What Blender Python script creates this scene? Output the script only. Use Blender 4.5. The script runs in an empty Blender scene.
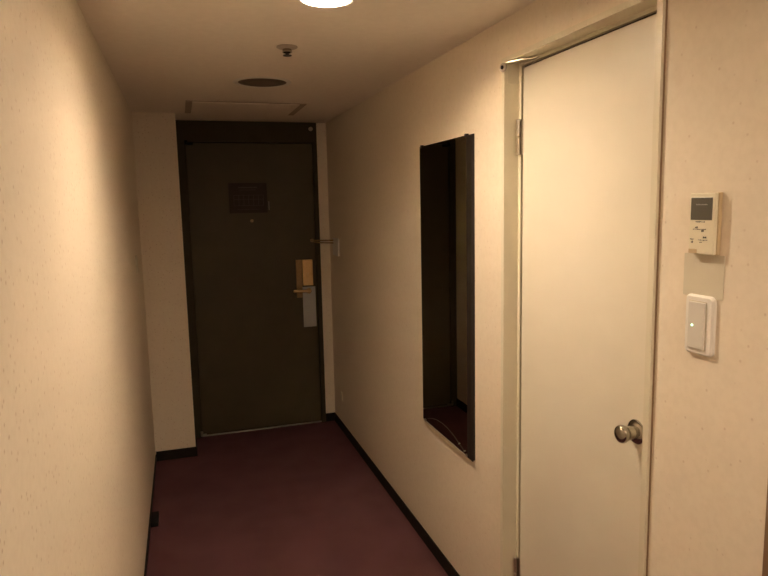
import bpy, bmesh, math, random
from mathutils import Vector, Matrix
random.seed(7)
PI = math.pi
S = bpy.context.scene
C = S.collection

# ------------------------------------------------------------------ camera, world, exposure
XL, XR, H = -0.2517, 1.0788, 2.30          # corridor walls and ceiling
YD, YC, XC = 4.7626, 4.399, 0.0101          # entrance door plane, pillar face, pillar edge
YEND = 0.9156                              # near end of the right wall
RX, RY = 3.2, -2.6                         # the bedroom behind the camera

cam = bpy.data.cameras.new('camera')
cam.sensor_width = 36.0
cam.lens = 636.13 / 768 * 36.0
cam.clip_start = 0.02
camo = bpy.data.objects.new('camera', cam)
C.objects.link(camo)
r = Vector((0.95240285, -0.30411792, -0.02100235))
u = Vector((0.05957582, 0.11812008, 0.99121056))
f = Vector((0.29896409, 0.94528299, -0.13061598))
m = Matrix.Identity(4)
for i in range(3):
    m[i][0], m[i][1], m[i][2] = r[i], u[i], -f[i]
m[2][3] = 1.6907
camo.matrix_world = m
S.camera = camo

world = bpy.data.worlds.new('world')
world.use_nodes = True
world.node_tree.nodes['Background'].inputs[0].default_value = (1.0, 0.75, 0.5, 1)
world.node_tree.nodes['Background'].inputs[1].default_value = 0.0
S.world = world
S.view_settings.view_transform = 'Standard'
S.view_settings.look = 'None'
S.view_settings.gamma = 1.0
S.view_settings.use_curve_mapping = False
S.view_settings.exposure = 2.93
LAMP_COL = (1.0, 0.80, 0.58, 1)
LAMP = 150.0                               # emission of the downlight's lamp
BOY, BZC, BR = 0.028, 0.046, 0.034         # bulb inside the can
ROOM_FILL = 4.5                           # unseen fill lamp added behind the camera

# ------------------------------------------------------------------ materials
def mat(name, col, rough=0.6, metal=0.0, spec=0.5, emit=None, strength=0.0, coat=0.0):
    a = bpy.data.materials.new(name)
    a.use_nodes = True
    b = a.node_tree.nodes['Principled BSDF']
    b.inputs['Base Color'].default_value = (*col, 1)
    b.inputs['Roughness'].default_value = rough
    b.inputs['Metallic'].default_value = metal
    b.inputs['Specular IOR Level'].default_value = spec
    b.inputs['Coat Weight'].default_value = coat
    if emit:
        b.inputs['Emission Color'].default_value = emit
        b.inputs['Emission Strength'].default_value = strength
    return a

def noise(nt, scale, detail=3.0, rough=0.5):
    n = nt.nodes.new('ShaderNodeTexNoise')
    n.inputs['Scale'].default_value = scale
    n.inputs['Detail'].default_value = detail
    n.inputs['Roughness'].default_value = rough
    tc = nt.nodes.new('ShaderNodeTexCoord')
    nt.links.new(tc.outputs['Object'], n.inputs['Vector'])
    return n

def ramp(nt, src, stops):
    c = nt.nodes.new('ShaderNodeValToRGB')
    e = c.color_ramp.elements
    e[0].position, e[0].color = stops[0][0], (*stops[0][1], 1)
    e[1].position, e[1].color = stops[-1][0], (*stops[-1][1], 1)
    for p, col in stops[1:-1]:
        k = e.new(p)
        k.color = (*col, 1)
    nt.links.new(src, c.inputs[0])
    return c

def bump(nt, src, strength, dist=0.002):
    b = nt.nodes.new('ShaderNodeBump')
    b.inputs['Strength'].default_value = strength
    b.inputs['Distance'].default_value = dist
    nt.links.new(src, b.inputs['Height'])
    nt.links.new(b.outputs[0], nt.nodes['Principled BSDF'].inputs['Normal'])
    return b

def noisy(name, c0, c1, scale, rough=0.6, bmp=0.0, bscale=None, **k):
    a = mat(name, c0, rough, **k)
    nt = a.node_tree
    n = noise(nt, scale, 4)
    rp = ramp(nt, n.outputs['Fac'], [(0.35, c0), (0.65, c1)])
    nt.links.new(rp.outputs[0], nt.nodes['Principled BSDF'].inputs['Base Color'])
    if bmp:
        bump(nt, noise(nt, bscale or scale, 3).outputs['Fac'], bmp)
    return a

def wallpaper(name, base, dark, fleck):
    """cream wallpaper: soft mottling plus scattered tiny brown flecks"""
    a = mat(name, base, 0.75, spec=0.25)
    nt = a.node_tree
    n = noise(nt, 55, 4)
    rp = ramp(nt, n.outputs['Fac'], [(0.35, dark), (0.6, base)])
    v = nt.nodes.new('ShaderNodeTexVoronoi')
    v.inputs['Scale'].default_value = 52
    v.inputs['Randomness'].default_value = 1.0
    tc = nt.nodes.new('ShaderNodeTexCoord')
    nt.links.new(tc.outputs['Object'], v.inputs['Vector'])
    lt = nt.nodes.new('ShaderNodeMapRange')
    lt.inputs['From Min'].default_value = 0.24
    lt.inputs['From Max'].default_value = 0.04
    nt.links.new(v.outputs['Distance'], lt.inputs['Value'])
    sep = nt.nodes.new('ShaderNodeSeparateColor')
    nt.links.new(v.outputs['Color'], sep.inputs[0])
    gt = nt.nodes.new('ShaderNodeMath'); gt.operation = 'GREATER_THAN'
    gt.inputs[1].default_value = 0.30
    nt.links.new(sep.outputs[0], gt.inputs[0])
    mu = nt.nodes.new('ShaderNodeMath'); mu.operation = 'MULTIPLY'
    nt.links.new(lt.outputs[0], mu.inputs[0]); nt.links.new(gt.outputs[0], mu.inputs[1])
    mu2 = nt.nodes.new('ShaderNodeMath'); mu2.operation = 'MULTIPLY'
    mu2.inputs[1].default_value = 0.5
    nt.links.new(mu.outputs[0], mu2.inputs[0])
    mx = nt.nodes.new('ShaderNodeMix'); mx.data_type = 'RGBA'
    nt.links.new(mu2.outputs[0], mx.inputs[0])
    nt.links.new(rp.outputs[0], mx.inputs[6])
    mx.inputs[7].default_value = (*fleck, 1)
    nt.links.new(mx.outputs[2], nt.nodes['Principled BSDF'].inputs['Base Color'])
    bump(nt, noise(nt, 160, 3).outputs['Fac'], 0.25, 0.0015)
    return a

M = {}
M['wall'] = wallpaper('cream_wallpaper', (0.86, 0.76, 0.62), (0.83, 0.73, 0.59), (0.42, 0.25, 0.14))
M['ceiling'] = noisy('ceiling_paper', (0.87, 0.79, 0.70), (0.90, 0.82, 0.73), 30, 0.85, 0.2, 140, spec=0.2)
M['base'] = noisy('dark_vinyl_base', (0.012, 0.008, 0.006), (0.016, 0.011, 0.008), 20, 0.7, spec=0.2)
M['door_dark'] = noisy('dark_olive_door_paint', (0.066, 0.052, 0.025), (0.074, 0.058, 0.029), 6, 0.55, 0.05, 90, spec=0.3)
M['frame_dark'] = noisy('dark_frame_paint', (0.052, 0.041, 0.021), (0.060, 0.047, 0.025), 8, 0.65, 0.04, 90, spec=0.15)
M['black'] = noisy('black_rubber', (0.006, 0.006, 0.006), (0.010, 0.009, 0.008), 40, 0.7, spec=0.2)
M['door_cream'] = noisy('cream_door_laminate', (0.80, 0.74, 0.61), (0.83, 0.77, 0.64), 3, 0.38, 0.02, 60)
M['frame_cream'] = noisy('cream_frame_paint', (0.74, 0.68, 0.53), (0.77, 0.71, 0.56), 4, 0.38, 0.03, 70)
M['gap_shade'] = noisy('door_gap_shade', (0.05, 0.03, 0.018), (0.07, 0.045, 0.025), 20, 0.8)  # shade inside the bathroom door gap, put into a dark colour
M['steel'] = noisy('satin_steel', (0.55, 0.50, 0.42), (0.62, 0.57, 0.49), 50, 0.32, metal=1.0)
M['chrome'] = noisy('polished_nickel', (0.42, 0.385, 0.33), (0.47, 0.43, 0.37), 20, 0.12, metal=1.0)
M['brass'] = noisy('brushed_brass', (0.76, 0.53, 0.25), (0.82, 0.58, 0.28), 70, 0.38, metal=0.6)
M['mirror'] = noisy('bronze_tinted_mirror', (0.53, 0.49, 0.39), (0.54, 0.50, 0.40), 2, 0.015, metal=1.0)
M['mirror_side'] = noisy('dark_brown_mirror_edge', (0.016, 0.009, 0.007), (0.020, 0.012, 0.009), 15, 0.5)
M['casing_shade'] = noisy('casing_side_shade', (0.26, 0.16, 0.085), (0.31, 0.195, 0.105), 18, 0.7)  # shade on the casing's outer side, painted as a brown strip
M['grey'] = noisy('dull_painted_metal', (0.42, 0.35, 0.29), (0.47, 0.39, 0.33), 25, 0.5)
M['brass_dull'] = noisy('tarnished_brass', (0.30, 0.20, 0.09), (0.36, 0.24, 0.11), 60, 0.4, metal=0.5)
M['wire'] = noisy('dull_wire', (0.09, 0.06, 0.045), (0.12, 0.085, 0.06), 15, 0.45, metal=0.3)
M['pale_edge'] = noisy('clear_edge_strip', (0.50, 0.42, 0.32), (0.56, 0.48, 0.38), 15, 0.3)
M['plastic'] = noisy('ivory_plastic', (0.80, 0.73, 0.55), (0.82, 0.75, 0.58), 10, 0.4)
M['plastic_tan'] = noisy('tan_plastic', (0.58, 0.44, 0.26), (0.62, 0.47, 0.29), 10, 0.45)  # darker and browner than the ivory front cover
M['white'] = noisy('white_switch_plastic', (0.86, 0.82, 0.76), (0.88, 0.84, 0.78), 10, 0.35)
M['rocker'] = noisy('grey_white_rocker', (0.70, 0.66, 0.60), (0.72, 0.68, 0.62), 10, 0.35)
M['blank'] = noisy('matt_blank_plate', (0.66, 0.60, 0.47), (0.68, 0.62, 0.49), 10, 0.6)
M['lcd'] = noisy('grey_lcd_glass', (0.10, 0.095, 0.075), (0.12, 0.11, 0.09), 8, 0.25)
M['lcd_text'] = noisy('pale_lcd_segments', (0.30, 0.30, 0.27), (0.34, 0.33, 0.30), 8, 0.4)
M['ink'] = noisy('dark_print', (0.06, 0.045, 0.04), (0.08, 0.06, 0.05), 30, 0.6)
M['led'] = mat('green_pilot_led', (0.5, 1.0, 0.6), 0.4, emit=(0.45, 1.0, 0.55, 1), strength=0.9)
M['tag'] = noisy('grey_blue_card', (0.44, 0.45, 0.43), (0.48, 0.49, 0.47), 18, 0.5)
M['tag_ink'] = noisy('pale_card_print', (0.40, 0.42, 0.42), (0.44, 0.46, 0.46), 18, 0.5)
M['sign'] = noisy('dark_brown_sign_board', (0.030, 0.018, 0.009), (0.036, 0.022, 0.011), 12, 0.6, spec=0.3)
M['sign_line'] = noisy('faint_plan_lines', (0.056, 0.036, 0.022), (0.064, 0.042, 0.027), 12, 0.6)
M['mesh'] = None
M['reflector'] = mat('white_reflector', (0.85, 0.80, 0.72), 0.35)
M['lamp'] = mat('warm_lamp', (1, 0.9, 0.8), 0.5, emit=LAMP_COL, strength=LAMP)
M['room_fill'] = mat('unseen_fill_lamp', (1, 0.9, 0.8), 0.5, emit=LAMP_COL, strength=ROOM_FILL)
M['trim'] = noisy('brown_wood_trim', (0.22, 0.13, 0.07), (0.26, 0.155, 0.085), 12, 0.5)
M['dark_slot'] = noisy('dark_vent_slot', (0.42, 0.34, 0.27), (0.46, 0.37, 0.30), 12, 0.8)

# carpet: fine woven maroon
a = mat('maroon_carpet', (0.12, 0.03, 0.035), 0.95, spec=0.1)
nt = a.node_tree
n1 = noise(nt, 260, 3, 0.7)
rp = ramp(nt, n1.outputs['Fac'], [(0.32, (0.060, 0.024, 0.028)), (0.5, (0.120, 0.050, 0.059)), (0.7, (0.215, 0.090, 0.092))])
n2 = noise(nt, 5, 3)
rp2 = ramp(nt, n2.outputs['Fac'], [(0.35, (0.84, 0.84, 0.84)), (0.65, (1.0, 1.0, 1.0))])
mx = nt.nodes.new('ShaderNodeMix'); mx.data_type = 'RGBA'; mx.blend_type = 'MULTIPLY'
mx.inputs[0].default_value = 1.0
nt.links.new(rp.outputs[0], mx.inputs[6]); nt.links.new(rp2.outputs[0], mx.inputs[7])
nt.links.new(mx.outputs[2], nt.nodes['Principled BSDF'].inputs['Base Color'])
bump(nt, noise(nt, 320, 2).outputs['Fac'], 0.6, 0.004)
M['carpet'] = a

# loudspeaker grille: fine dark perforation
a = mat('perforated_grille', (0.10, 0.075, 0.055), 0.6)
nt = a.node_tree
v = nt.nodes.new('ShaderNodeTexVoronoi'); v.inputs['Scale'].default_value = 220
v.inputs['Randomness'].default_value = 0.1
tc = nt.nodes.new('ShaderNodeTexCoord'); nt.links.new(tc.outputs['Object'], v.inputs['Vector'])
rp = ramp(nt, v.outputs['Distance'], [(0.25, (0.03, 0.023, 0.018)), (0.45, (0.17, 0.125, 0.09))])
nt.links.new(rp.outputs[0], nt.nodes['Principled BSDF'].inputs['Base Color'])
M['mesh'] = a

# ------------------------------------------------------------------ geometry helpers (world coordinates)
def box(bm, x0, x1, y0, y1, z0, z1):
    vs = [bm.verts.new((x, y, z)) for x in (x0, x1) for y in (y0, y1) for z in (z0, z1)]
    for q in ((0, 1, 3, 2), (4, 6, 7, 5), (0, 4, 5, 1), (2, 3, 7, 6), (0, 2, 6, 4), (1, 5, 7, 3)):
        bm.faces.new([vs[i] for i in q])
    return vs

def nb(*args):
    bm = bmesh.new()
    for a in args:
        box(bm, *a)
    return bm

def lathe(bm, prof, origin, axis, seg=32, cap0=True, cap1=True):
    """prof: (radius, distance along axis)"""
    ax = Vector(axis).normalized()
    t = Vector((0, 0, 1)) if abs(ax.z) < 0.9 else Vector((1, 0, 0))
    e1 = ax.cross(t).normalized(); e2 = ax.cross(e1)
    o = Vector(origin)
    rings = []
    for rad, d in prof:
        rings.append([bm.verts.new(o + ax * d + (e1 * math.cos(2 * PI * k / seg) + e2 * math.sin(2 * PI * k / seg)) * rad) for k in range(seg)])
    for a_, b_ in zip(rings, rings[1:]):
        for k in range(seg):
            bm.faces.new((a_[k], a_[(k + 1) % seg], b_[(k + 1) % seg], b_[k]))
    if cap0: bm.faces.new(rings[0][::-1])
    if cap1: bm.faces.new(rings[-1])
    return bm

def tube(bm, pts, rad, seg=10):
    pts = [Vector(p) for p in pts]
    rings = []
    for i, p in enumerate(pts):
        d = (pts[min(i + 1, len(pts) - 1)] - pts[max(i - 1, 0)]).normalized()
        t = Vector((0, 0, 1)) if abs(d.z) < 0.9 else Vector((1, 0, 0))
        e1 = d.cross(t).normalized(); e2 = d.cross(e1)
        rings.append([bm.verts.new(p + (e1 * math.cos(2 * PI * k / seg) + e2 * math.sin(2 * PI * k / seg)) * rad) for k in range(seg)])
    for a_, b_ in zip(rings, rings[1:]):
        for k in range(seg):
            bm.faces.new((a_[k], a_[(k + 1) % seg], b_[(k + 1) % seg], b_[k]))
    bm.faces.new(rings[0][::-1]); bm.faces.new(rings[-1])
    return bm

def rounded_plate(bm, y0, y1, z0, z1, x0, x1, rad, inset=0.0, seg=6):
    """rounded rectangle in the YZ plane, from x1 (wall) to x0 (front, optionally pulled in)"""
    def ring(x, ins):
        out = []
        for cy, cz, a0 in ((y1 - rad, z1 - rad, 0), (y0 + rad, z1 - rad, PI / 2), (y0 + rad, z0 + rad, PI), (y1 - rad, z0 + rad, 1.5 * PI)):
            for k in range(seg + 1):
                t = a0 + k * PI / 2 / seg
                out.append(bm.verts.new((x, cy + (rad - ins) * math.cos(t), cz + (rad - ins) * math.sin(t))))
        return out
    a_ = ring(x1, 0); b_ = ring(x0 + (inset if inset else 0), 0); c_ = ring(x0, inset) if inset else None
    rs = [a_, b_] + ([c_] if c_ else [])
    for p, q in zip(rs, rs[1:]):
        for k in range(len(p)):
            bm.faces.new((p[k], p[(k + 1) % len(p)], q[(k + 1) % len(p)], q[k]))
    bm.faces.new(a_[::-1]); bm.faces.new(rs[-1])
    return bm

def obj(name, bm, material, parent=None, bevel=0.0, smooth=False, origin=None, bseg=2):
    bmesh.ops.recalc_face_normals(bm, faces=bm.faces)
    if parent is not None:
        o0 = parent.get('_o', (0, 0, 0))
        o0 = Vector(o0)
    elif origin is not None:
        o0 = Vector(origin)
    else:
        o0 = Vector((0, 0, 0))
    bmesh.ops.translate(bm, verts=bm.verts, vec=-o0)
    me = bpy.data.meshes.new(name)
    bm.to_mesh(me); bm.free()
    if smooth:
        me.polygons.foreach_set('use_smooth', [True] * len(me.polygons))
        me.set_sharp_from_angle(angle=math.radians(40))
    me.materials.append(material)
    o = bpy.data.objects.new(name, me)
    C.objects.link(o)
    if parent is not None:
        o.parent = parent
        o['_o'] = tuple(o0)
    else:
        o.location = o0
        o['_o'] = tuple(o0)
    if bevel:
        b = o.modifiers.new('bevel', 'BEVEL')
        b.width = bevel; b.segments = bseg; b.limit_method = 'ANGLE'
    return o

def thing(name, label, cat, loc, group=None):
    o = bpy.data.objects.new(name, None)
    C.objects.link(o)
    o.empty_display_size = 0.05
    o.location = loc
    o['_o'] = tuple(loc)
    o['label'] = label; o['category'] = cat
    if group: o['group'] = group
    return o

def struct(name, bm, material, bevel=0.0, parent=None, smooth=False):
    o = obj(name, bm, material, parent, bevel, smooth)
    if parent is None:
        o['kind'] = 'structure'
    return o

# ------------------------------------------------------------------ room shell
T = 0.10
struct('floor', nb((XL - T, RX + T, RY - T, YD + 0.12, -0.05, 0.0)), M['carpet'])

# ceiling with a round hole for the recessed downlight
LX, LY, LR = 0.4525, 1.937, 0.075
bm = bmesh.new()
outer = [bm.verts.new(p) for p in ((XL - T, RY - T, H), (RX + T, RY - T, H), (RX + T, YD + 0.12, H), (XL - T, YD + 0.12, H))]
inner = [bm.verts.new((LX + LR * math.cos(2 * PI * k / 48), LY + LR * math.sin(2 * PI * k / 48), H)) for k in range(48)]
es = [bm.edges.new((outer[i], outer[(i + 1) % 4])) for i in range(4)] + [bm.edges.new((inner[i], inner[(i + 1) % 48])) for i in range(48)]
bmesh.ops.triangle_fill(bm, edges=es, use_beauty=True)
bad = [fc for fc in bm.faces if all(((v.co.x - LX) ** 2 + (v.co.y - LY) ** 2) < (LR * 1.05) ** 2 for v in fc.verts)]
bmesh.ops.delete(bm, geom=bad, context='FACES_ONLY')
ret = bmesh.ops.extrude_face_region(bm, geom=bm.faces[:])
bmesh.ops.translate(bm, verts=[g for g in ret['geom'] if isinstance(g, bmesh.types.BMVert)], vec=(0, 0, 0.10))
struct('ceiling', bm, M['ceiling'])

# bathroom doorway in the right wall
BY0, BY1, BZ = 1.2430, 2.0035, 2.169     # casing outer limits
CW = 0.019                               # casing face width
struct('wall_left', nb((XL - T, XL, RY, YC, 0, H)), M['wall'])
struct('wall_right', nb((XR, XR + T, YEND, BY0 + 0.004, 0, H), (XR, XR + T, BY1 - 0.004, YD + 0.02, 0, H),
                        (XR, XR + T, BY0 + 0.004, BY1 - 0.004, BZ - 0.004, H)), M['wall'])
struct('wall_pillar', nb((XL - T, XC, YC, YD + 0.1, 0, H)), M['wall'])
struct('wall_front', nb((1.0020, XR + T, YD, YD + 0.1, 0, H)), M['wall'])
struct('wall_outer', nb((XC, 1.0020, YD + 0.08, YD + 0.1, 0, H)), M['frame_dark'])
struct('wall_bedroom', nb((XR + T, RX + T, YEND, YEND + T, 0, H)), M['wall'])
struct('wall_side', nb((RX, RX + T, RY, YEND, 0, H)), M['wall'])
struct('wall_back', nb((XL - T, RX + T, RY - T, RY, 0, H)), M['wall'])
struct('trim_1', nb((XR - 0.002, XR + T + 0.004, YEND - 0.03, YEND - 0.0005, 0, H - 0.001)), M['trim'], 0.002)

HB = 0.066
struct('baseboard_right', nb((XR - 0.007, XR, BY1 + 0.001, YD, 0, HB)), M['base'], 0.001)
struct('baseboard_near_right', nb((XR - 0.007, XR, YEND, BY0 - 0.001, 0, HB)), M['base'], 0.001)
struct('baseboard_left', nb((XL, XL + 0.004, RY, YC - 0.007, 0, 0.05)), M['base'], 0.001)
bm = nb((XL + 0.004, XC + 0.007, YC - 0.007, YC, 0, HB), (XC, XC + 0.007, YC, YD - 0.02, 0, HB))
struct('baseboard_pillar', bm, M['base'])
struct('baseboard_front', nb((1.004, XR - 0.007, YD - 0.007, YD, 0, HB)), M['base'], 0.001)

# ------------------------------------------------------------------ entrance door (in the far wall)
struct('trim_2', nb((XC + 0.0005, 0.0635, YD - 0.018, YD + 0.08, 0, 2.299), (0.970, 1.0018, YD - 0.012, YD + 0.08, 0, 2.299),
                    (0.0635, 0.970, YD - 0.018, YD + 0.08, 2.152, 2.299)), M['frame_dark'])
d = struct('door_1', nb((0.0665, 0.9670, YD, YD + 0.045, 0.012, 2.147)), M['door_dark'], 0.0015)
# hinges / pivot on the door
bm = bmesh.new(); lathe(bm, [(0.011, 0), (0.011, 0.03)], (0.071, YD - 0.022, 2.132), (0, 0, 1), 16)
box(bm, 0.068, 0.118, YD - 0.006, YD + 0.001, 2.132, 2.150)
obj('pivot_hinge', bm, M['black'], d, 0.001)
bm = bmesh.new(); lathe(bm, [(0.009, 0), (0.009, 0.028)], (0.060, YD - 0.028, 0.022), (0, 0, 1), 16)
box(bm, 0.053, 0.095, YD - 0.030, YD - 0.001, 0.012, 0.022)
obj('pivot_hinge', bm, M['steel'], d, 0.001)
struct('trim_3', nb((0.064, 0.9695, YD - 0.002, YD + 0.06, 0.0, 0.006)), M['steel'], 0.0008)
# peephole
bm = bmesh.new(); lathe(bm, [(0.012, 0), (0.012, 0.004), (0.006, 0.005), (0.006, 0.001)], (0.502, YD, 1.590), (0, -1, 0), 20)
obj('peephole', bm, M['brass_dull'], d, 0, True)
# lock case, thumb turn, lever
lk = obj('lock_case', nb((0.859, 0.937, YD - 0.022, YD, 1.090, 1.288)), M['brass'], d, 0.004)
obj('back_plate', nb((0.811, 0.857, YD - 0.008, YD, 1.000, 1.288)), M['brass_dull'], lk, 0.002)
bm = bmesh.new(); lathe(bm, [(0.019, 0), (0.019, 0.006), (0.012, 0.009)], (0.898, YD - 0.022, 1.172), (0, -1, 0), 24)
box(bm, 0.894, 0.902, YD - 0.052, YD - 0.028, 1.157, 1.187)
obj('thumb_turn', bm, M['brass'], lk, 0, True)
lv = bmesh.new(); lathe(lv, [(0.026, 0), (0.026, 0.006), (0.020, 0.010), (0.011, 0.012), (0.011, 0.045)], (0.898, YD, 1.052), (0, -1, 0), 24)
obj('rose', lv, M['brass'], lk, 0, True)
bm = bmesh.new(); tube(bm, [(0.905, YD - 0.052, 1.053), (0.873, YD - 0.054, 1.054), (0.823, YD - 0.055, 1.055), (0.793, YD - 0.052, 1.056), (0.781, YD - 0.048, 1.056)], 0.0115, 14)
obj('lever_handle', bm, M['brass'], lk, 0, True)

# evacuation sign on the door
sg = thing('evacuation_sign', 'small dark framed evacuation plan fixed at eye height on the entrance door', 'sign', (0.486, YD, 1.645))
obj('board', nb((0.345, 0.618, YD - 0.005, YD, 1.648, 1.864)), M['sign'], sg, 0.001)
bm = bmesh.new()
yy0, yy1 = YD - 0.0062, YD - 0.0048
for a_ in ((0.378, 0.593, 1.70, 1.703), (0.378, 0.593, 1.775, 1.778), (0.378, 0.593, 1.745, 1.748), (0.413, 0.548, 1.828, 1.836), (0.423, 0.538, 1.812, 1.816), (0.403, 0.553, 1.672, 1.675)):
    box(bm, a_[0], a_[1], yy0, yy1, a_[2], a_[3])
for k in range(7):
    x = 0.378 + k * 0.0353
    box(bm, x, x + 0.003, yy0, yy1, 1.70, 1.745)
    box(bm, x, x + 0.003, yy0, yy1, 1.748, 1.778)
obj('printed_plan', bm, M['sign_line'], sg)
st = obj('door_strip', nb((0.628, 0.632, YD - 0.004, YD, 1.665, 1.730)), M['grey'], None, 0.001, origin=(0.630, YD, 1.665))
st.name = 'narrow_strip'
st['label'] = 'thin short metal strip beside the right edge of the dark sign on the entrance door'; st['category'] = 'metal strip'

# do-not-disturb card hanging from the lever
bm = bmesh.new()
Yt = YD - 0.036
outline = [(0.850, 0.776), (0.948, 0.776), (0.948, 1.084), (0.850, 1.084)]
hole = [(0.898 + 0.022 * math.cos(2 * PI * k / 20), 1.052 + 0.022 * math.sin(2 * PI * k / 20)) for k in range(20)]
vo = [bm.verts.new((x, Yt, z)) for x, z in outline]; vh = [bm.verts.new((x, Yt, z)) for x, z in hole]
es = [bm.edges.new((vo[i], vo[(i + 1) % 4])) for i in range(4)] + [bm.edges.new((vh[i], vh[(i + 1) % 20])) for i in range(20)]
bmesh.ops.triangle_fill(bm, edges=es, use_beauty=True)
bad = [fc for fc in bm.faces if all((v.co.x - 0.898) ** 2 + (v.co.z - 1.052) ** 2 < 0.024 ** 2 for v in fc.verts)]
bmesh.ops.delete(bm, geom=bad, context='FACES_ONLY')
ret = bmesh.ops.extrude_face_region(bm, geom=bm.faces[:])
bmesh.ops.translate(bm, verts=[g for g in ret['geom'] if isinstance(g, bmesh.types.BMVert)], vec=(0, 0.002, 0))
tg = thing('door_hanger', 'grey blue hanger card hooked over the brass lever of the entrance door', 'door hanger', (0.899, Yt, 0.775))
obj('card', bm, M['tag'], tg)
for x1, z0, z1 in ((0.930, 0.90, 0.907), (0.920, 0.882, 0.887), (0.928, 0.83, 0.835)):
    obj('print_line', nb((0.873, x1, Yt - 0.0008, Yt, z0, z1)), M['tag_ink'], tg)

# magnetic sensor in the top corner of the frame
sn = thing('door_sensor', 'small pale round contact sensor in the top right corner of the dark door frame', 'sensor', (0.957, YD - 0.018, 2.262))
bm = bmesh.new(); lathe(bm, [(0.015, 0), (0.015, 0.012), (0.010, 0.016)], (0.957, YD - 0.018, 2.252), (0, -1, 0), 20)
obj('contact', bm, M['pale_edge'], sn, 0, True)
obj('mount', nb((0.944, 0.970, YD - 0.024, YD - 0.018, 2.267, 2.290)), M['frame_dark'], sn, 0.001)

# door guard: bar from the right wall to the door
dg = thing('door_guard', 'metal swing bar door guard reaching from its right wall plate to the entrance door', 'door guard', (XR, 4.530, 1.32))
bm = bmesh.new(); rounded_plate(bm, 4.455, 4.625, 1.325, 1.452, XR - 0.010, XR, 0.008)
obj('wall_plate', bm, M['white'], dg)
bm = bmesh.new()
tube(bm, [(XR - 0.012, 4.590, 1.435), (XR - 0.045, 4.630, 1.433), (0.993, 4.690, 1.431), (0.957, 4.720, 1.431), (0.942, 4.745, 1.431)], 0.006)
tube(bm, [(XR - 0.012, 4.590, 1.415), (XR - 0.045, 4.630, 1.415), (0.993, 4.690, 1.415), (0.957, 4.720, 1.418), (0.942, 4.745, 1.431)], 0.005)
obj('swing_bar', bm, M['brass_dull'], dg, 0, True)
bm = bmesh.new(); lathe(bm, [(0.010, 0), (0.006, 0.006), (0.006, 0.026), (0.013, 0.028), (0.013, 0.036)], (0.937, YD, 1.431), (0, -1, 0), 18)
obj('ball_stud', bm, M['brass_dull'], dg, 0, True)

# small plates on the walls near the entrance
wp = thing('wall_clip', 'tiny white plate low on the right wall near the entrance door', 'wall plate', (XR, 4.513, 0.237))
bm = bmesh.new(); rounded_plate(bm, 4.490, 4.536, 0.237, 0.302, XR - 0.006, XR, 0.004)
obj('plate', bm, M['plastic'], wp)
wp = thing('wall_switch', 'faint narrow switch plate seen edge on near the far end of the left wall', 'switch', (XL, 3.84, 1.335))
bm = bmesh.new(); rounded_plate(bm, 3.80, 3.87, 1.335, 1.435, XL + 0.006, XL, 0.003)
obj('plate', bm, M['blank'], wp)
obj('rocker', nb((XL + 0.005, XL + 0.009, 3.815, 3.855, 1.35, 1.42)), M['blank'], wp, 0.001)

db = obj('door_stop', nb((XL + 0.0045, -0.208, 3.446, 3.580, 0.0, 0.026)), M['black'], None, 0.003, origin=(-0.228, 3.51, 0))
db['label'] = 'small black rubber block on the carpet at the foot of the left wall'; db['category'] = 'door stop'

# ------------------------------------------------------------------ ceiling fittings
dl = thing('ceiling_downlight', 'glowing recessed round downlight in the ceiling at the top of the frame', 'ceiling light', (LX, LY, H))
bm = bmesh.new(); lathe(bm, [(LR - 0.001, 0.004), (LR - 0.001, -0.003), (LR + 0.004, -0.005), (LR + 0.012, -0.002), (LR + 0.012, 0.0)], (LX, LY, H), (0, 0, 1), 48, False, False)
obj('trim_ring', bm, M['white'], dl, 0, True)
bm = bmesh.new(); lathe(bm, [(LR - 0.002, 0.0), (LR - 0.008, 0.03), (LR - 0.012, 0.06), (LR - 0.014, 0.09)], (LX, LY, H), (0, 0, 1), 48, False, True)
obj('reflector', bm, M['reflector'], dl, 0, True)
bm = bmesh.new(); lathe(bm, [(BR * math.sin(t * PI / 12), BZC - BR * math.cos(t * PI / 12)) for t in range(1, 12)], (LX, LY + BOY, H), (0, 0, 1), 32)
obj('lamp', bm, M['lamp'], dl, 0, True)

sp = thing('fire_sprinkler', 'small metal sprinkler head under a round flange between downlight and speaker', 'sprinkler', (0.432, 2.540, H))
bm = bmesh.new(); lathe(bm, [(0.040, 0.0), (0.041, -0.003), (0.032, -0.007), (0.022, -0.009)], (0.432, 2.540, H), (0, 0, 1), 32)
obj('flange', bm, M['grey'], sp, 0, True)
bm = bmesh.new(); lathe(bm, [(0.015, -0.008), (0.018, -0.012), (0.018, -0.022), (0.014, -0.024), (0.009, -0.025)], (0.432, 2.540, H), (0, 0, 1), 24)
obj('head', bm, M['chrome'], sp, 0, True)
bm = bmesh.new(); lathe(bm, [(0.007, -0.025), (0.007, -0.031), (0.017, -0.032), (0.017, -0.034)], (0.432, 2.540, H), (0, 0, 1), 24)
obj('deflector', bm, M['mirror_side'], sp, 0, True)

ks = thing('ceiling_speaker', 'round flush ceiling speaker with dark perforated grille before the access panel', 'speaker', (0.427, 3.268, H))
bm = bmesh.new(); lathe(bm, [(0.118, 0.0), (0.118, -0.003), (0.126, -0.006), (0.138, -0.004), (0.142, 0.0)], (0.427, 3.268, H), (0, 0, 1), 48, False, False)
obj('rim', bm, M['white'], ks, 0, True)
bm = bmesh.new(); lathe(bm, [(0.119, -0.001), (0.110, -0.003), (0.06, -0.006), (0.004, -0.007)], (0.427, 3.268, H), (0, 0, 1), 48)
obj('grille', bm, M['mesh'], ks, 0, True)

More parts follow.
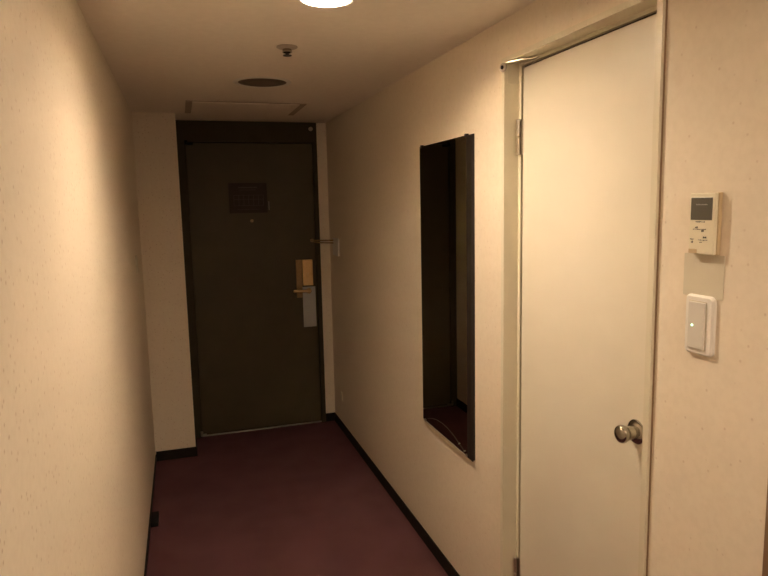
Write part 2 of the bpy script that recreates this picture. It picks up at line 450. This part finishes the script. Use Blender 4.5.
ap = thing('ceiling_access_panel', 'rectangular ceiling vent panel with dark end slots above the entrance door', 'ceiling vent', (0.419, 4.14, H))
obj('panel', nb((0.108, 0.729, 3.912, 4.375, H - 0.006, H)), M['ceiling'], ap, 0.001)
obj('end_slot', nb((0.070, 0.107, 3.905, 4.375, H - 0.004, H)), M['dark_slot'], ap)
obj('end_slot', nb((0.730, 0.768, 3.905, 4.375, H - 0.004, H)), M['dark_slot'], ap)
obj('edge_strip', nb((0.070, 0.768, 3.892, 3.904, H - 0.003, H)), M['dark_slot'], ap)

# ------------------------------------------------------------------ wall mirror
XM = XR - 0.012
mr = thing('wall_mirror', 'tall narrow dark tinted mirror fixed to the right wall beside the cream bathroom door', 'mirror', (XR, 2.506, 0.658))
MY0, MY1, MZ0, MZ1 = 2.236, 2.786, 0.656, 1.948
obj('backing_board', nb((XM + 0.005, XR, MY0, MY1, MZ0, MZ1)), M['mirror_side'], mr, 0.001)
obj('glass', nb((XM, XM + 0.0045, MY0 + 0.050, MY1, MZ0 + 0.001, MZ1 - 0.001)), M['mirror'], mr)
obj('edge_band', nb((XM - 0.0005, XM + 0.0045, MY0, MY0 + 0.0495, MZ0 - 0.004, MZ1 - 0.003)), M['mirror_side'], mr, 0.0005)
for z0, z1, y in ((MZ1 - 0.008, MZ1 + 0.005, MY0 + 0.054), (MZ1 - 0.008, MZ1 + 0.005, MY1 - 0.02), (MZ0 - 0.005, MZ0 + 0.008, MY0 + 0.054), (MZ0 - 0.005, MZ0 + 0.008, MY1 - 0.03)):
    obj('corner_clip', nb((XM - 0.003, XM + 0.010, y - 0.007, y + 0.007, z0, z1)), M['steel'] if z0 < 1 else M['mirror_side'], mr, 0.001)
obj('bottom_channel', nb((XM - 0.001, XR, MY0 + 0.056, MY1 - 0.004, MZ0 - 0.009, MZ0 - 0.0005)), M['pale_edge'], mr, 0.001)
pts = [(XM - 0.0012, y, z) for y, z in ((2.725, 0.676), (2.67, 0.694), (2.61, 0.706), (2.54, 0.711), (2.48, 0.708), (2.42, 0.698), (2.36, 0.680), (2.31, 0.668))]
bm = bmesh.new(); tube(bm, pts, 0.0009, 8)
obj('curved_edge_wire', bm, M['wire'], mr, 0, True)
for y, z in ((2.365, 0.682), (2.312, 0.669)):
    bm = bmesh.new(); lathe(bm, [(0.002, 0), (0.0034, 0.001), (0.0034, 0.003), (0.002, 0.004)], (XM, y, z), (-1, 0, 0), 12)
    obj('wire_clip', bm, M['steel'], mr, 0, True)

# ------------------------------------------------------------------ bathroom door with casing (right wall)
XF = XR - 0.010                           # casing front
XS = 1.124                                # stop face
iy0, iy1, iz = BY0 + 0.020, BY1 - 0.018, BZ - 0.017
G = 0.017                                 # width of the stop beside the door
bm = nb((XF, XS, BY0, iy0, 0, BZ), (XF, XS, iy1, BY1, 0, BZ), (XF, XS, iy0, iy1, iz, BZ),
        (XS, XR + T, BY0, iy0 - 0.001, 0, BZ), (XS, XR + T, iy1 - G, BY1, 0, BZ), (XS, XR + T, iy0 - 0.001, iy1 - G, iz - 0.011, BZ))
struct('trim_4', bm, M['frame_cream'])
struct('trim_5', nb((XS + 0.012, XR + T, iy1 - G - 0.011, iy1 - G - 0.0002, 0, iz - 0.0115), (XS + 0.012, XS + 0.03, iy0, iy1 - G - 0.0111, iz - 0.019, iz - 0.0112)), M['gap_shade'])  # dark strips stand in for the shade in the gap
XB = XS
struct('trim_6', nb((XR - 0.0025, XR + 0.001, BY0 - 0.0035, BY0 - 0.0001, 0, BZ)), M['casing_shade'])  # strip coloured as the shaded edge of the casing
d2 = struct('door_2', nb((XB, XB + 0.036, iy0 + 0.001, iy1 - G - 0.0115, 0.008, iz - 0.0185)), M['door_cream'], 0.003)
def hinge(zc):
    h_ = nb((XS - 0.0015, XS + 0.001, iy1 - G - 0.016, iy1 - 0.004, zc - 0.060, zc + 0.060))
    o = obj('hinge', h_, M['steel'], d2, 0.0005)
    for z0, z1 in ((zc - 0.060, zc - 0.001), (zc + 0.001, zc + 0.060)):
        b_ = bmesh.new(); lathe(b_, [(0.004, 0), (0.0072, 0.002), (0.0072, z1 - z0 - 0.002), (0.004, z1 - z0)], (XS - 0.0085, iy1 - 0.013, z0), (0, 0, 1), 16)
        obj('knuckle', b_, M['steel'], o, 0, True)
hinge(1.907); hinge(0.318)
# door knob
KY, KZ = 1.351, 1.076
bm = bmesh.new(); lathe(bm, [(0.033, 0), (0.033, 0.004), (0.028, 0.009), (0.016, 0.011)], (XB, KY, KZ), (-1, 0, 0), 36)
kr = obj('knob_rose', bm, M['chrome'], d2, 0, True)
bm = bmesh.new(); lathe(bm, [(0.0190, 0.008), (0.0182, 0.018), (0.0188, 0.030), (0.0215, 0.038), (0.0240, 0.044), (0.0245, 0.048), (0.0232, 0.053), (0.019, 0.057), (0.012, 0.0585), (0.004, 0.0588)], (XB, KY, KZ), (-1, 0, 0), 36)
obj('knob', bm, M['chrome'], kr, 0, True)
# brake plate and stop at the top hinge corner
by = thing('door_stay_plate', 'slanted silver plate under the head of the cream bathroom door frame', 'door stay', (1.10, 1.90, 2.144))
bm = bmesh.new()
tri = [(1.055, 1.945), (1.117, 1.846), (1.1225, 1.872), (1.110, 1.950)]
lo = [bm.verts.new((x, y, 2.144)) for x, y in tri]; hi = [bm.verts.new((x, y, 2.1475)) for x, y in tri]
bm.faces.new(lo); bm.faces.new(hi[::-1])
for k in range(4): bm.faces.new((lo[k], lo[(k + 1) % 4], hi[(k + 1) % 4], hi[k]))
obj('plate', bm, M['steel'], by)
bm = bmesh.new(); lathe(bm, [(0.006, 0), (0.006, 0.0050)], (1.098, 1.955, 2.1470), (0, 0, 1), 16)
obj('fixing_screw', bm, M['steel'], by)
jp = obj('jamb_plate', nb((XF + 0.012, XS - 0.0005, iy1 - 0.0022, iy1 - 0.0002, 2.085, iz - 0.001)), M['blank'], None, 0.001, origin=(1.10, iy1, 2.085))
jp['label'] = 'small beige plate on the bathroom door jamb just below the silver stay plate'; jp['category'] = 'jamb plate'
bp = thing('door_bumper', 'small dark round bumper screwed to the top left corner of the bathroom door casing', 'bumper', (XF, 1.992, 2.138))
bm = bmesh.new(); lathe(bm, [(0.0145, 0), (0.0155, 0.002), (0.014, 0.006), (0.0085, 0.007)], (XF, 1.990, 2.138), (-1, -0.25, 0), 20)
obj('collar', bm, M['grey'], bp, 0, True)
bm = bmesh.new(); lathe(bm, [(0.0065, 0.004), (0.0065, 0.009), (0.004, 0.0100)], (XF, 1.990, 2.138), (-1, -0.25, 0), 20)
obj('rubber_tip', bm, M['black'], bp, 0, True)

# ------------------------------------------------------------------ controls on the near right wall
rm = thing('air_conditioner_control', 'ivory wall controller with grey display above the blank plate', 'thermostat', (XR, 1.095, 1.57))
RY0, RY1, RZ0, RZ1 = 1.060, 1.129, 1.570, 1.700
XP = XR - 0.018
obj('rear_shell', nb((XR - 0.010, XR, RY0 - 0.002, RY1 + 0.001, RZ0 - 0.001, RZ1 + 0.001)), M['plastic_tan'], rm, 0.002)
bd = obj('front_cover', nb((XP, XR - 0.0101, RY0, RY1, RZ0, RZ1)), M['plastic'], rm, 0.0015)
obj('display', nb((XP - 0.0008, XP + 0.001, RY0 + 0.007, RY1 - 0.0035, RZ0 + 0.073, RZ0 + 0.1205)), M['lcd'], rm, 0.0005)
bm = bmesh.new()
for k in range(11):
    y = RY1 - 0.018 - k * 0.0029
    box(bm, XP - 0.0013, XP - 0.0007, y - 0.0024, y, RZ0 + 0.1045, RZ0 + 0.1045 + random.choice((0.0018, 0.0026, 0.0024)))
obj('display_text', bm, M['lcd_text'], rm)
bm = bmesh.new()
def marks(y_left, y_right, z, h_, n):
    w = (y_left - y_right) / n
    for k in range(n):
        y = y_left - k * w
        q = random.random()
        box(bm, XP - 0.0005, XP + 0.0005, y - w * 0.72, y, z + q * 0.001, z + h_ * (0.55 + 0.45 * random.random()))
marks(RY1 - 0.017, RY1 - 0.044, RZ0 + 0.0675, 0.0034, 8)
marks(RY1 - 0.011, RY1 - 0.048, RZ0 + 0.0520, 0.0024, 9)
marks(RY1 - 0.017, RY1 - 0.025, RZ0 + 0.0550, 0.0045, 2)
marks(RY1 - 0.035, RY1 - 0.042, RZ0 + 0.0475, 0.0065, 2)
marks(RY1 - 0.004, RY1 - 0.015, RZ0 + 0.0300, 0.0030, 4)
marks(RY1 - 0.007, RY1 - 0.013, RZ0 + 0.0225, 0.0060, 2)
marks(RY1 - 0.027, RY1 - 0.053, RZ0 + 0.0290, 0.0028, 6)
marks(RY1 - 0.040, RY1 - 0.050, RZ0 + 0.0340, 0.0045, 2)
marks(RY1 - 0.030, RY1 - 0.038, RZ0 + 0.0235, 0.0034, 2)
obj('printed_marks', bm, M['ink'], rm)
obj('name_label', nb((XP - 0.0006, XP + 0.001, RY1 - 0.024, RY1 - 0.001, RZ0 + 0.001, RZ0 + 0.010)), M['plastic_tan'], rm)

bl = obj('blank_wall_plate', rounded_plate(bmesh.new(), 1.0455, 1.1565, 1.474, 1.5685, XR - 0.002, XR, 0.003), M['blank'], None, origin=(XR, 1.101, 1.474))
bl['label'] = 'flat blank beige plate on the right wall between controller and light switch'; bl['category'] = 'wall plate'

sw = thing('light_switch', 'white rounded light switch with wide rocker and green pilot light below the blank plate', 'light switch', (XR, 1.0955, 1.348))
bm = bmesh.new(); rounded_plate(bm, 1.061, 1.141, 1.347, 1.479, XR - 0.010, XR, 0.012, inset=0.004)
obj('plate', bm, M['white'], sw, 0, True)
obj('surround', nb((XR - 0.0104, XR - 0.008, 1.0775, 1.1285, 1.3585, 1.4665)), M['blank'], sw, 0.0005)
bm = nb((XR - 0.0145, XR - 0.009, 1.0800, 1.1260, 1.361, 1.464))
rk = obj('rocker', bm, M['rocker'], sw, 0.001)
bm = bmesh.new(); lathe(bm, [(0.0021, 0), (0.0021, 0.0012), (0.001, 0.0018)], (XR - 0.0145, 1.113, 1.412), (-1, 0, 0), 14)
obj('pilot_light', bm, M['led'], rk, 0, True)

# unseen ceiling fill behind the camera, added to brighten the near walls
bl = thing('added_fill_light', 'round unseen fill lamp added on the ceiling behind the camera', 'ceiling light', (0.75, -0.2, H))
bm = bmesh.new(); lathe(bm, [(0.20, 0.0), (0.20, -0.03), (0.16, -0.05), (0.02, -0.055)], (0.75, -0.2, H), (0, 0, 1), 32)
obj('diffuser', bm, M['room_fill'], bl, 0, True)

for o in bpy.data.objects:
    if '_o' in o: del o['_o']
